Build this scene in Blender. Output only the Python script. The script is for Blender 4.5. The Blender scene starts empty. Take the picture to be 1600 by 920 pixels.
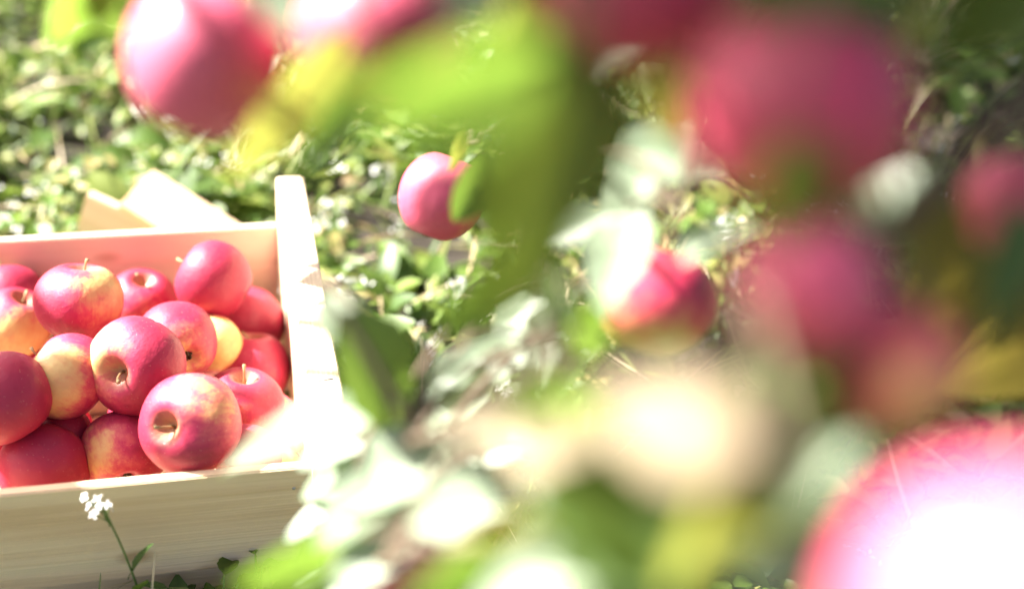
import bpy, bmesh, math, random
import numpy as np
from mathutils import Vector, Matrix, Quaternion

scene = bpy.context.scene
C = scene.collection
rad = math.radians

# ------------------------------------------------------------------ camera
ZT = 0.19                                   # height of the crate's rim above the ground
F_PX = 2074.0                               # focal length in pixels of a 1600 px wide picture
PITCH, ROLL = 0.6039, 0.0881
CAM = Vector((0.152, -0.8143, 0.743 + ZT))
FWD = Vector((0, math.cos(PITCH), -math.sin(PITCH)))
_r, _u = Vector((1, 0, 0)), Vector((0, math.sin(PITCH), math.cos(PITCH)))
RIGHT = _r * math.cos(ROLL) + _u * math.sin(ROLL)
UP = -_r * math.sin(ROLL) + _u * math.cos(ROLL)
cd = bpy.data.cameras.new('camera'); cam = bpy.data.objects.new('camera', cd); C.objects.link(cam)
cam.matrix_world = Matrix(((RIGHT.x, UP.x, -FWD.x, CAM.x), (RIGHT.y, UP.y, -FWD.y, CAM.y),
                           (RIGHT.z, UP.z, -FWD.z, CAM.z), (0, 0, 0, 1)))
cd.sensor_fit = 'HORIZONTAL'; cd.sensor_width = 36.0; cd.lens = F_PX * 36 / 1600
cd.clip_start = 0.01; cd.clip_end = 500
cd.dof.use_dof = True; cd.dof.focus_distance = 1.14; cd.dof.aperture_fstop = 1.7; cd.dof.aperture_blades = 0
scene.camera = cam

# ------------------------------------------------------------------ sky, sun, exposure
SUN_LEFT, SUN_ELEV = rad(73), rad(43)        # azimuth to the left of the viewing direction
SUN = Vector((-math.sin(SUN_LEFT) * math.cos(SUN_ELEV), math.cos(SUN_LEFT) * math.cos(SUN_ELEV), math.sin(SUN_ELEV)))
world = bpy.data.worlds.new('World'); scene.world = world; world.use_nodes = True
wn = world.node_tree.nodes; wl = world.node_tree.links; wn.clear()
sky = wn.new('ShaderNodeTexSky'); sky.sky_type = 'NISHITA'; sky.sun_disc = False
sky.sun_elevation = SUN_ELEV; sky.sun_rotation = -SUN_LEFT; sky.dust_density = 5.0; sky.air_density = 0.6; sky.ozone_density = 0.4
bg = wn.new('ShaderNodeBackground'); bg.inputs['Strength'].default_value = 0.055
wo = wn.new('ShaderNodeOutputWorld'); wl.new(sky.outputs[0], bg.inputs[0]); wl.new(bg.outputs[0], wo.inputs[0])
ld = bpy.data.lights.new('sun', 'SUN'); ld.energy = 5.0; ld.angle = rad(0.53); ld.color = (1.0, 0.95, 0.87)
sun = bpy.data.objects.new('sun', ld); C.objects.link(sun)
sun.rotation_euler = (-SUN).to_track_quat('-Z', 'Y').to_euler(); sun.location = (-2, 3, 4)
vs = scene.view_settings; vs.view_transform = 'Standard'; vs.look = 'None'; vs.gamma = 1.0
vs.exposure = 2.65; vs.use_curve_mapping = False
scene.cycles.use_denoising = True
try: scene.cycles.denoiser = 'OPENIMAGEDENOISE'
except Exception: pass
scene.cycles.max_bounces = 6; scene.cycles.transmission_bounces = 4; scene.cycles.diffuse_bounces = 4; scene.cycles.glossy_bounces = 2

rng = np.random.default_rng(7); random.seed(7)

# ------------------------------------------------------------------ helpers
def px(x, y, z):
    "the point at depth z seen at pixel x, y of the 1600 x 920 photograph"
    return CAM + (FWD + RIGHT * ((x - 800) / F_PX) + UP * ((460 - y) / F_PX)) * z
NEARER = .90
def pf(x, y, z): return px(x, y, z * NEARER)      # the hanging boughs
def on_plane(x, y, h):
    d = FWD + RIGHT * ((x - 800) / F_PX) + UP * ((460 - y) / F_PX)
    return CAM + d * ((h - CAM.z) / d.z)
def to_px(P):
    d = Vector(P) - CAM; z = d.dot(FWD)
    if z <= 0.01: return None
    return 800 + F_PX * d.dot(RIGHT) / z, 460 - F_PX * d.dot(UP) / z, z
def depth_of(P): return (Vector(P) - CAM).dot(FWD)

def link(name, me, mat=None, parent=None):
    o = bpy.data.objects.new(name, me); C.objects.link(o)
    if mat is not None and me is not None and not me.materials: me.materials.append(mat)
    if parent is not None: o.parent = parent
    return o
def tag(o, label, cat, group=None, kind=None):
    if label: o['label'] = label
    if cat: o['category'] = cat
    if group: o['group'] = group
    if kind: o['kind'] = kind
    return o
def empty(name, loc=(0, 0, 0)):
    o = bpy.data.objects.new(name, None); C.objects.link(o); o.location = loc; o.empty_display_size = .02
    return o
def mesh_from(verts, faces, smooth=True, name='m'):
    me = bpy.data.meshes.new(name); me.from_pydata([tuple(v) for v in verts], [], faces)
    if smooth: me.polygons.foreach_set('use_smooth', [True] * len(me.polygons))
    me.update(); return me
def tube(verts, faces, pts, radii, seg=6, cap=True):
    "append a tapered tube through pts"
    pts = [Vector(p) for p in pts]; n0 = len(verts); prev = None
    for i, p in enumerate(pts):
        t = (pts[min(i + 1, len(pts) - 1)] - pts[max(i - 1, 0)]).normalized()
        a = Vector((0, 0, 1)) if prev is None else prev
        if abs(a.dot(t)) > .95: a = Vector((1, 0, 0))
        a = (a - t * a.dot(t)).normalized(); b = t.cross(a); prev = a
        for k in range(seg):
            th = 2 * math.pi * k / seg
            verts.append(p + (a * math.cos(th) + b * math.sin(th)) * radii[i])
    for i in range(len(pts) - 1):
        for k in range(seg):
            q = n0 + i * seg
            faces.append((q + k, q + (k + 1) % seg, q + seg + (k + 1) % seg, q + seg + k))
    if cap:
        faces.append(tuple(n0 + k for k in reversed(range(seg))))
        q = n0 + (len(pts) - 1) * seg; faces.append(tuple(q + k for k in range(seg)))
def spline(ctrl, n=6):
    "Catmull-Rom through control points"
    P = [Vector(c) for c in ctrl]; P = [P[0] * 2 - P[1]] + P + [P[-1] * 2 - P[-2]]; out = []
    for i in range(1, len(P) - 2):
        for k in range(n):
            t = k / n; a, b, c, d = P[i - 1], P[i], P[i + 1], P[i + 2]
            out.append(.5 * ((2 * b) + (c - a) * t + (2 * a - 5 * b + 4 * c - d) * t * t + (-a + 3 * b - 3 * c + d) * t ** 3))
    out.append(P[-2]); return out

# ------------------------------------------------------------------ materials
def mat(name):
    m = bpy.data.materials.new(name); m.use_nodes = True
    nt = m.node_tree; b = nt.nodes['Principled BSDF']; return m, nt, b
def N(nt, t, **kw):
    n = nt.nodes.new(t)
    for k, v in kw.items(): setattr(n, k, v)
    return n
def L(nt, a, b): nt.links.new(a, b)
def ramp(nt, fac, stops):
    r = N(nt, 'ShaderNodeValToRGB'); L(nt, fac, r.inputs[0]); e = r.color_ramp.elements
    e[0].position, e[0].color = stops[0][0], (*stops[0][1], 1)
    for p, c in stops[1:-1]:
        q = e.new(p); q.color = (*c, 1)
    e[-1].position, e[-1].color = stops[-1][0], (*stops[-1][1], 1)
    return r.outputs[0]
def math_n(nt, op, a, b=None, clamp=False):
    n = N(nt, 'ShaderNodeMath', operation=op, use_clamp=clamp)
    for i, v in enumerate((a, b)):
        if v is None: continue
        if isinstance(v, (int, float)): n.inputs[i].default_value = v
        else: L(nt, v, n.inputs[i])
    return n.outputs[0]
def mix_rgb(nt, fac, a, b, mode='MIX'):
    n = N(nt, 'ShaderNodeMix', data_type='RGBA', blend_type=mode)
    for s, v in ((n.inputs[0], fac), (n.inputs[6], a), (n.inputs[7], b)):
        if isinstance(v, (int, float)): s.default_value = v
        elif isinstance(v, tuple): s.default_value = (*v, 1)
        else: L(nt, v, s)
    return n.outputs[2]
def noise(nt, vec, scale, detail=3, rough=.55):
    n = N(nt, 'ShaderNodeTexNoise'); n.inputs['Scale'].default_value = scale
    n.inputs['Detail'].default_value = detail; n.inputs['Roughness'].default_value = rough
    if vec is not None: L(nt, vec, n.inputs['Vector'])
    return n.outputs['Fac']

def apple_skin():
    m, nt, b = mat('apple_skin')
    tc = N(nt, 'ShaderNodeTexCoord'); oi = N(nt, 'ShaderNodeObjectInfo')
    nv = N(nt, 'ShaderNodeVectorMath', operation='NORMALIZE'); L(nt, tc.outputs['Object'], nv.inputs[0])
    at = N(nt, 'ShaderNodeAttribute', attribute_type='OBJECT', attribute_name='pale_side')
    co = N(nt, 'ShaderNodeAttribute', attribute_type='OBJECT', attribute_name='blush')
    dt = N(nt, 'ShaderNodeVectorMath', operation='DOT_PRODUCT'); L(nt, nv.outputs[0], dt.inputs[0]); L(nt, at.outputs['Vector'], dt.inputs[1])
    off = N(nt, 'ShaderNodeVectorMath', operation='ADD'); L(nt, nv.outputs[0], off.inputs[0])
    rv = N(nt, 'ShaderNodeCombineXYZ'); r10 = math_n(nt, 'MULTIPLY', oi.outputs['Random'], 37.0)
    for i in range(3): L(nt, r10, rv.inputs[i])
    L(nt, rv.outputs[0], off.inputs[1])
    n1 = noise(nt, off.outputs[0], 1.6, 4, .6)
    # streaks run from stem to eye: squash the vertical axis
    sq = N(nt, 'ShaderNodeVectorMath', operation='MULTIPLY'); L(nt, off.outputs[0], sq.inputs[0]); sq.inputs[1].default_value = (1, 1, .16)
    n2 = noise(nt, sq.outputs[0], 11, 4, .65)
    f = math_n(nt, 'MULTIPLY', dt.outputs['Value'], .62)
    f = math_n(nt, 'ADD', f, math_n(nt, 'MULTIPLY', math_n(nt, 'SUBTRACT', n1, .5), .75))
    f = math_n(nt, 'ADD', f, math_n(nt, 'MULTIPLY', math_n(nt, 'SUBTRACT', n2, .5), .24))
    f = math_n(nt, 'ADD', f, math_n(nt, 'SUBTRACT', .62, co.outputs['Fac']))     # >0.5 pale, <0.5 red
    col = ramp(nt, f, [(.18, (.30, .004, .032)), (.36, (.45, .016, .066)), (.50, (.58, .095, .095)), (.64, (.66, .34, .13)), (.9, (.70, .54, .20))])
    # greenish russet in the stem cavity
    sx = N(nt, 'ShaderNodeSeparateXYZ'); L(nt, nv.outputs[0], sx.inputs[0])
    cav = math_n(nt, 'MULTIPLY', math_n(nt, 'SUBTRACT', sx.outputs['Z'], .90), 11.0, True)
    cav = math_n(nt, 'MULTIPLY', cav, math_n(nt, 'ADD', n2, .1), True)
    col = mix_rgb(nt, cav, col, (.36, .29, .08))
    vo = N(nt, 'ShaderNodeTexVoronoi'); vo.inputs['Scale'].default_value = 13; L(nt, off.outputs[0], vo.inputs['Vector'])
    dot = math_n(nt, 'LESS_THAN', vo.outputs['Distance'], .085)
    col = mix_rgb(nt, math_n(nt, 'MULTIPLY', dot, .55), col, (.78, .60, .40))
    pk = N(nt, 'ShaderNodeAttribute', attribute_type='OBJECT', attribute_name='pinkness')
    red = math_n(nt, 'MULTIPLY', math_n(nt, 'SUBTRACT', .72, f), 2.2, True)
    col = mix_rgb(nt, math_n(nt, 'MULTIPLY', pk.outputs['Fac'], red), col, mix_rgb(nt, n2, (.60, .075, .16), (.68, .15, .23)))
    L(nt, col, b.inputs['Base Color'])
    rr = math_n(nt, 'ADD', math_n(nt, 'MULTIPLY', n1, .2), .46); L(nt, rr, b.inputs['Roughness'])      # waxy bloom
    mt = N(nt, 'ShaderNodeAttribute', attribute_type='OBJECT', attribute_name='matte')
    L(nt, math_n(nt, 'SUBTRACT', .45, math_n(nt, 'MULTIPLY', mt.outputs['Fac'], .36)), b.inputs['Specular IOR Level'])
    b.inputs['Coat Weight'].default_value = .10; b.inputs['Coat Roughness'].default_value = .15
    bp = N(nt, 'ShaderNodeBump'); bp.inputs['Strength'].default_value = .10; bp.inputs['Distance'].default_value = .02
    L(nt, noise(nt, off.outputs[0], 6, 5, .6), bp.inputs['Height']); L(nt, bp.outputs[0], b.inputs['Normal'])
    return m
def wood(name, light=(.86, .64, .42), dark=(.66, .44, .25)):
    m, nt, b = mat(name)
    tc = N(nt, 'ShaderNodeTexCoord'); oi = N(nt, 'ShaderNodeObjectInfo')
    mp = N(nt, 'ShaderNodeVectorMath', operation='MULTIPLY'); L(nt, tc.outputs['Object'], mp.inputs[0]); mp.inputs[1].default_value = (1.6, 34, 34)
    ad = N(nt, 'ShaderNodeVectorMath', operation='ADD'); L(nt, mp.outputs[0], ad.inputs[0])
    rv = N(nt, 'ShaderNodeCombineXYZ'); q = math_n(nt, 'MULTIPLY', oi.outputs['Random'], 91.0)
    for i in range(3): L(nt, q, rv.inputs[i])
    L(nt, rv.outputs[0], ad.inputs[1])
    g1 = noise(nt, ad.outputs[0], 1.3, 3, .5); 
    mp2 = N(nt, 'ShaderNodeVectorMath', operation='MULTIPLY'); L(nt, ad.outputs[0], mp2.inputs[0]); mp2.inputs[1].default_value = (1.5, 9, 9)
    g2 = noise(nt, mp2.outputs[0], 1.4, 2, .5)
    c = ramp(nt, g1, [(.28, dark), (.46, tuple(.5 * (a + d) for a, d in zip(light, dark))), (.56, light), (.75, tuple(min(.85, a * 1.07) for a in light))])
    c = mix_rgb(nt, math_n(nt, 'MULTIPLY', g2, .30), c, dark)
    # soft larger tone changes
    big = noise(nt, tc.outputs['Object'], 7, 2, .5)
    c = mix_rgb(nt, math_n(nt, 'MULTIPLY', big, .22), c, (.62, .40, .27))
    kn = N(nt, 'ShaderNodeTexVoronoi'); kn.inputs['Scale'].default_value = 1.0
    km = N(nt, 'ShaderNodeVectorMath', operation='MULTIPLY'); L(nt, tc.outputs['Object'], km.inputs[0]); km.inputs[1].default_value = (9, 17, 17)
    ka = N(nt, 'ShaderNodeVectorMath', operation='ADD'); L(nt, km.outputs[0], ka.inputs[0]); L(nt, rv.outputs[0], ka.inputs[1]); L(nt, ka.outputs[0], kn.inputs['Vector'])
    kf = math_n(nt, 'MULTIPLY', math_n(nt, 'SUBTRACT', .17, kn.outputs['Distance']), 9.0, True)
    c = mix_rgb(nt, math_n(nt, 'MULTIPLY', kf, .65), c, (.30, .15, .06))
    L(nt, c, b.inputs['Base Color']); b.inputs['Roughness'].default_value = .62
    bp = N(nt, 'ShaderNodeBump'); bp.inputs['Strength'].default_value = .22; bp.inputs['Distance'].default_value = .004
    L(nt, g2, bp.inputs['Height']); L(nt, bp.outputs[0], b.inputs['Normal'])
    return m
def leaf_mat(name, stops, trans, tw=.42, rough=.36, island=False, spec=.5, veins=True):
    "thin leaf: glossy diffuse face mixed with light passing through"
    m, nt, b = mat(name)
    if island:
        fac = N(nt, 'ShaderNodeNewGeometry').outputs['Random Per Island']
    else:
        oi = N(nt, 'ShaderNodeObjectInfo'); tc = N(nt, 'ShaderNodeTexCoord')
        fac = math_n(nt, 'ADD', math_n(nt, 'MULTIPLY', oi.outputs['Random'], .6), math_n(nt, 'MULTIPLY', noise(nt, tc.outputs['Object'], 3.5, 3), .4))
    col = ramp(nt, fac, stops)
    L(nt, col, b.inputs['Base Color']); b.inputs['Roughness'].default_value = rough; b.inputs['Specular IOR Level'].default_value = spec
    tr = N(nt, 'ShaderNodeBsdfTranslucent')
    tcol = mix_rgb(nt, 1.0, col, trans, 'MULTIPLY') if False else mix_rgb(nt, .6, col, trans)
    L(nt, tcol, tr.inputs['Color'])
    mx = N(nt, 'ShaderNodeMixShader'); mx.inputs[0].default_value = tw
    L(nt, b.outputs[0], mx.inputs[1]); L(nt, tr.outputs[0], mx.inputs[2])
    L(nt, mx.outputs[0], nt.nodes['Material Output'].inputs['Surface'])
    if veins and not island:
        bp = N(nt, 'ShaderNodeBump'); bp.inputs['Strength'].default_value = .07; bp.inputs['Distance'].default_value = .03
        w = N(nt, 'ShaderNodeTexWave', wave_type='BANDS', bands_direction='DIAGONAL'); w.inputs['Scale'].default_value = 5
        w.inputs['Distortion'].default_value = 2; L(nt, tc.outputs['Object'], w.inputs['Vector'])
        L(nt, w.outputs['Fac'], bp.inputs['Height']); L(nt, bp.outputs[0], b.inputs['Normal']); L(nt, bp.outputs[0], tr.inputs['Normal'])
    return m
def plain(name, col, rough=.6, var=.25, scale=40):
    m, nt, b = mat(name); tc = N(nt, 'ShaderNodeTexCoord')
    n = noise(nt, tc.outputs['Object'], scale, 3)
    c = mix_rgb(nt, n, tuple(x * (1 - var) for x in col), tuple(min(1, x * (1 + var)) for x in col))
    L(nt, c, b.inputs['Base Color']); b.inputs['Roughness'].default_value = rough
    return m

M = {}
M['apple'] = apple_skin()
M['stem'] = plain('apple_stem', (.30, .20, .09), .7)
M['calyx'] = plain('apple_calyx', (.10, .07, .035), .9)
M['wood'] = wood('pine_wood')
M['wood_pink'] = wood('pine_wood_pinkish', (.74, .61, .45), (.60, .45, .30))
M['staple'] = plain('staple_steel', (.35, .34, .33), .35)
M['leaf'] = leaf_mat('apple_leaf', [(.15, (.045, .085, .022)), (.5, (.065, .12, .028)), (.85, (.10, .15, .035))], (.13, .21, .02), .38, .38)
M['leaf_yellow'] = leaf_mat('apple_leaf_yellowing', [(.15, (.13, .15, .03)), (.5, (.20, .20, .04)), (.85, (.26, .23, .05))], (.40, .41, .07), .46, .42)
M['leaf_lime'] = leaf_mat('apple_leaf_fresh', [(.15, (.08, .15, .025)), (.5, (.11, .19, .03)), (.85, (.15, .23, .04))], (.25, .42, .045), .48, .45)
M['leaf_dark'] = leaf_mat('apple_leaf_shaded', [(.15, (.06, .10, .013)), (.5, (.075, .115, .016)), (.85, (.095, .13, .02))], (.11, .16, .014), .22, .55, spec=.25)  # shaded copy of the leaf, dimmed by less translucency and shine
M['leaf_pale'] = leaf_mat('apple_leaf_sun_whitened', [(.15, (.19, .25, .17)), (.5, (.24, .30, .21)), (.85, (.29, .35, .25))], (.30, .42, .10), .30, .45)  # paler copy of the leaf, sunlit gloss put into its colour
M['leaf_beige'] = leaf_mat('apple_leaf_dried', [(.15, (.36, .28, .18)), (.5, (.42, .34, .22)), (.85, (.46, .38, .26))], (.46, .37, .20), .35, .60)
M['leaf_brown'] = leaf_mat('apple_leaf_bronze', [(.15, (.13, .10, .02)), (.5, (.16, .12, .025)), (.85, (.18, .10, .03))], (.17, .15, .02), .36, .5)
M['bark'] = plain('apple_bark', (.12, .085, .055), .85, .4, 60)
M['soil'] = None
M['weed'] = leaf_mat('weed_leaf', [(.0, (.05, .10, .018)), (.35, (.10, .17, .028)), (.65, (.17, .24, .045)), (.88, (.27, .29, .08)), (1, (.36, .28, .12))], (.20, .29, .04), .38, .46, True)
M['grass'] = leaf_mat('grass_blade', [(.0, (.06, .12, .02)), (.5, (.11, .19, .035)), (.8, (.20, .25, .06)), (1, (.36, .32, .14))], (.22, .30, .05), .36, .46, True)
M['straw'] = leaf_mat('dry_straw', [(.0, (.30, .21, .11)), (.5, (.48, .38, .22)), (1, (.62, .53, .36))], (.5, .4, .2), .22, .5, True)
M['stalk'] = plain('flower_stalk', (.10, .15, .04), .6)
M['petal'] = leaf_mat('white_petal', [(.1, (.80, .80, .78)), (.5, (.84, .84, .82)), (.9, (.86, .86, .84))], (.8, .8, .78), .35, .6, False, .3, False)
def soil_mat():
    m, nt, b = mat('soil'); tc = N(nt, 'ShaderNodeTexCoord')
    n = noise(nt, tc.outputs['Object'], 26, 6, .65); n2 = noise(nt, tc.outputs['Object'], 2.2, 3)
    c = ramp(nt, n, [(.25, (.010, .007, .005)), (.5, (.024, .017, .011)), (.8, (.055, .039, .026))])
    far = ramp(nt, n2, [(.35, (.05, .08, .02)), (.65, (.10, .14, .035))])
    # beyond the weeds near by, turf: distance from the crate in the ground plane
    ln = N(nt, 'ShaderNodeVectorMath', operation='LENGTH'); L(nt, tc.outputs['Object'], ln.inputs[0])
    f = math_n(nt, 'MULTIPLY', math_n(nt, 'SUBTRACT', ln.outputs['Value'], 2.4), .7, True)
    L(nt, mix_rgb(nt, f, c, far), b.inputs['Base Color']); b.inputs['Roughness'].default_value = .95
    bp = N(nt, 'ShaderNodeBump'); bp.inputs['Strength'].default_value = .8; bp.inputs['Distance'].default_value = .02
    L(nt, n, bp.inputs['Height']); L(nt, bp.outputs[0], b.inputs['Normal'])
    return m
M['soil'] = soil_mat()

# ------------------------------------------------------------------ crate frame in the world
YAW = 0.2697
CRATE = Matrix.Translation((0, 0, ZT)) @ Matrix.Rotation(YAW, 4, 'Z')     # origin: inner front right corner of the rim
CI = CRATE.inverted()
CD, HP, TP, TB, LEN = 0.362, 0.0575, 0.027, 0.009, 0.56
def crate_p(x, y, z): return CRATE @ Vector((x, y, z))
def ray_at_crate_height(x, y, h): return on_plane(x, y, ZT + h)

# ------------------------------------------------------------------ ground
def vnoise(x, y, seed=0):
    "smooth value noise on arrays"
    xi, yi = np.floor(x).astype(int), np.floor(y).astype(int); fx, fy = x - xi, y - yi
    fx, fy = fx * fx * (3 - 2 * fx), fy * fy * (3 - 2 * fy)
    def h(a, b):
        v = np.sin(a * 127.1 + b * 311.7 + seed * 74.7) * 43758.5453; return v - np.floor(v)
    return (h(xi, yi) * (1 - fx) + h(xi + 1, yi) * fx) * (1 - fy) + (h(xi, yi + 1) * (1 - fx) + h(xi + 1, yi + 1) * fx) * fy
def soil_h(x, y):
    return (vnoise(x * 3.1, y * 3.1, 1) - .5) * .03 + (vnoise(x * 11, y * 11, 2) - .5) * .018 + (vnoise(x * 34, y * 34, 3) - .5) * .008
ax = np.concatenate([[-60, -25, -12, -6], np.linspace(-3, 3, 161), [6, 12, 25, 60]])
gx, gy = np.meshgrid(ax, ax + .6); n = len(ax)
near = np.clip(1.6 - np.hypot(gx, gy - .6) / 3, 0, 1)
gz = soil_h(gx, gy) * near - .006
gv = np.stack([gx.ravel(), gy.ravel(), gz.ravel()], 1)
gf = [(j * n + i, j * n + i + 1, (j + 1) * n + i + 1, (j + 1) * n + i) for j in range(n - 1) for i in range(n - 1)]
ground = link('ground', mesh_from(gv, gf), M['soil'])
tag(ground, 'dark soil of the orchard floor between the weeds', 'ground', kind='structure')

# ------------------------------------------------------------------ wooden crate
def board_mesh(sx, sy, sz, bev=.0012, round_corner=0, n=10, warp=.0006):
    bm = bmesh.new(); bmesh.ops.create_cube(bm, size=1)
    bmesh.ops.scale(bm, vec=(sx, sy, sz), verts=bm.verts)
    if round_corner:
        e = [e for e in bm.edges if abs(e.verts[0].co.y - e.verts[1].co.y) > .9 * sy and abs(e.verts[0].co.z - sz / 2) < 1e-6]
        bmesh.ops.bevel(bm, geom=e, offset=round_corner, segments=4, affect='EDGES', profile=.5)
    bmesh.ops.bevel(bm, geom=[e for e in bm.edges if e.calc_face_angle(0) > .6], offset=bev, segments=2, affect='EDGES')
    me = bpy.data.meshes.new('board'); bm.to_mesh(me); bm.free(); return me
crate = empty('wooden_crate', crate_p(-LEN / 2, CD / 2, -ZT)); crate.rotation_euler.z = YAW
tag(crate, 'pale pine fruit crate heaped with red apples, standing on the grass', 'crate')
CB = Matrix.Translation((LEN / 2, -CD / 2, ZT))          # crate parts are placed in the corner frame
def board(name, sx, sy, sz, x, y, z, m, rz=0, parent=None, **kw):
    o = link(name, board_mesh(sx, sy, sz, **kw), m, crate if parent is None else parent)
    o.location = CB @ Vector((x, y, z)); o.rotation_euler.z = rz; return o
H1 = .106
board('front_board', LEN - .002, TB, H1, -LEN / 2, -TB / 2, -H1 / 2, M['wood'])
board('front_board', LEN - .004, .006, .066, -LEN / 2, -TB / 2 + .0085, -H1 - .028, M['wood'])
board('back_board', LEN - .002, TB, H1, -LEN / 2, CD + TB / 2, -H1 / 2, M['wood_pink'])
board('back_board', LEN - .004, .006, .066, -LEN / 2, CD + TB / 2 - .0085, -H1 - .028, M['wood_pink'])
PH = HP + ZT - .004
for sx in (0, 1):        # the two thick end panels, their grain lengthwise
    xx = TP / 2 if sx == 0 else -LEN - TP / 2
    o = link('end_panel', board_mesh(CD + 2 * TB + .004, TP, PH, round_corner=.012), M['wood_pink'], crate)
    o.location = CB @ Vector((xx, CD / 2, HP - PH / 2)); o.rotation_euler.z = math.pi / 2
    for yy in (-.004, CD + .004):
        v, f = [], []
        tube(v, f, [(-.007, 0, -.004), (-.007, 0, .0006), (.007, 0, .0006), (.007, 0, -.004)], [.0006] * 4, 5)
        s = link('staple', mesh_from(v, f), M['staple'], crate)
        s.location = CB @ Vector((xx, CD - .012 if yy > 0 else .03, HP)); s.rotation_euler.z = .1
v, f = [], []
tube(v, f, [(0, 0, -.004), (0, 0, .0006)], [.0014, .0014], 8); nail_me = mesh_from(v, f); nail_me.materials.append(M['staple'])
for xx in (-.016, -LEN + .016):
    for zz in (-.022, -.080):
        o = link('nail', nail_me, None, crate); o.location = CB @ Vector((xx, -TB, zz)); o.rotation_euler.x = math.pi / 2
for i in range(5):
    board('bottom_slat', LEN - .003, .062, .008, -LEN / 2, .036 + i * (CD - .072) / 4, -ZT + .016, M['wood'])

# two loose boards lying behind the crate
def loose_board(a, b, c, thick, m, name, label):
    "a board whose upper face has the corner a and the edges a-b and a-c"
    a, b, c = Vector(a), Vector(b), Vector(c); ex = (c - a); ey = (b - a)
    X = ex.normalized(); Z = X.cross(ey).normalized()
    if Z.z < 0: Z = -Z
    Y = Z.cross(X); w = abs(ey.dot(Y)); s = 1 if ey.dot(Y) > 0 else -1
    ctr = a + X * ex.length / 2 + Y * s * w / 2 - Z * thick / 2
    o = link(name, board_mesh(ex.length, w, thick), m)
    o.matrix_world = Matrix.Translation(ctr) @ Matrix((X, Y, Z)).transposed().to_4x4()
    return tag(o, label, 'board')
loose_board(on_plane(187, 318, .125), on_plane(240, 264, .135), on_plane(330, 408, .075), .012, M['wood'], 'wooden_board', 'sunlit pale wooden board lying tilted behind the crate')
loose_board(on_plane(118, 362, .07), on_plane(187, 326, .108), on_plane(250, 420, .035), .012, M['wood_pink'], 'wooden_board', 'peach coloured wooden board in the shade under the sunlit board')

# ------------------------------------------------------------------ apples
def apple_mesh(seed, seg=36, rings=26, tall=.93):
    "lathe with a stem cavity, an eye at the foot and faint ribs; about 1 in radius"
    r = random.Random(seed); ph = r.uniform(0, 6.28); ph2 = r.uniform(0, 6.28); asym = r.uniform(.02, .06); tall *= r.uniform(.95, 1.05)
    verts, faces = [], []
    prof = []
    for i in range(rings + 1):
        t = math.pi * i / rings
        rr = max(0.0, math.sin(t)) ** .92; z = math.cos(t) * tall
        rr *= 1 + .05 * math.cos(t)                                   # broader shoulder
        if z > 0: z -= .42 * math.exp(-(rr / .24) ** 2)               # stem cavity
        else: z += .26 * math.exp(-(rr / .22) ** 2)                   # eye basin
        prof.append((rr, z))
    for i, (rr, z) in enumerate(prof):
        if i in (0, rings): verts.append(Vector((0, 0, z))); continue
        for k in range(seg):
            th = 2 * math.pi * k / seg
            w = 1 + .018 * math.cos(5 * th + ph) * (1 - .6 * (z + 1) / 2) + asym * math.cos(th + ph2)
            verts.append(Vector((rr * w * math.cos(th), rr * w * math.sin(th), z + .05 * rr * math.cos(th + ph))))
    def idx(i, k): return 0 if i == 0 else (1 + (rings - 1) * seg if i == rings else 1 + (i - 1) * seg + k % seg)
    for i in range(rings):
        for k in range(seg):
            if i == 0: faces.append((0, idx(1, k), idx(1, k + 1)))
            elif i == rings - 1: faces.append((idx(i, k + 1), idx(i, k), idx(rings, 0)))
            else: faces.append((idx(i, k), idx(i + 1, k), idx(i + 1, k + 1), idx(i, k + 1)))
    return mesh_from(verts, faces, name='apple')
def stem_mesh(seed):
    r = random.Random(seed + 50); v, f = [], []
    dx, dy = r.uniform(-.16, .16), r.uniform(-.16, .16); h = r.uniform(.98, 1.16)
    tube(v, f, [(0, 0, .46), (dx * .2, dy * .2, .68), (dx * .6, dy * .6, .90), (dx * 1.3, dy * 1.3, h)], [.034, .025, .025, .044], 7)
    return mesh_from(v, f, name='stem')
def calyx_mesh():
    v, f = [], []
    for k in range(5):
        a = 2 * math.pi * k / 5
        tube(v, f, [(0, 0, -.66), (.10 * math.cos(a), .10 * math.sin(a), -.76), (.05 * math.cos(a), .05 * math.sin(a), -.86)], [.05, .045, .012], 4)
    return mesh_from(v, f, name='calyx')
AM = [apple_mesh(i) for i in range(6)]; SM = [stem_mesh(i) for i in range(6)]; KM = calyx_mesh()
for me in AM: me.materials.append(M['apple'])
for me in SM: me.materials.append(M['stem'])
KM.materials.append(M['calyx'])
def view_dir(a):
    "a direction given as right, up, towards the camera"
    return (RIGHT * a[0] + UP * a[1] - FWD * a[2]).normalized()
acount = [0]
def apple(P, R, axis, pale, blush, label, group, stem=True, spin=None, cat='apple', sz=1.0, pink=.10, matte=0):
    i = acount[0]; acount[0] += 1
    A = view_dir(axis)
    q = Vector((0, 0, 1)).rotation_difference(A) @ Quaternion((0, 0, 1), (i * 2.4) if spin is None else spin)
    o = bpy.data.objects.new('apple', AM[i % 6]); C.objects.link(o)
    o.matrix_world = Matrix.LocRotScale(P, q, (R, R, R * sz))
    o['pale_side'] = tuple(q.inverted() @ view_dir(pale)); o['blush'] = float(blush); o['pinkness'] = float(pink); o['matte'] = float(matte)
    tag(o, label, cat, group)
    if stem: link('stem', SM[i % 6], None, o)
    link('calyx', KM, None, o)
    return o
GC = 'apples heaped in the crate'
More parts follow.
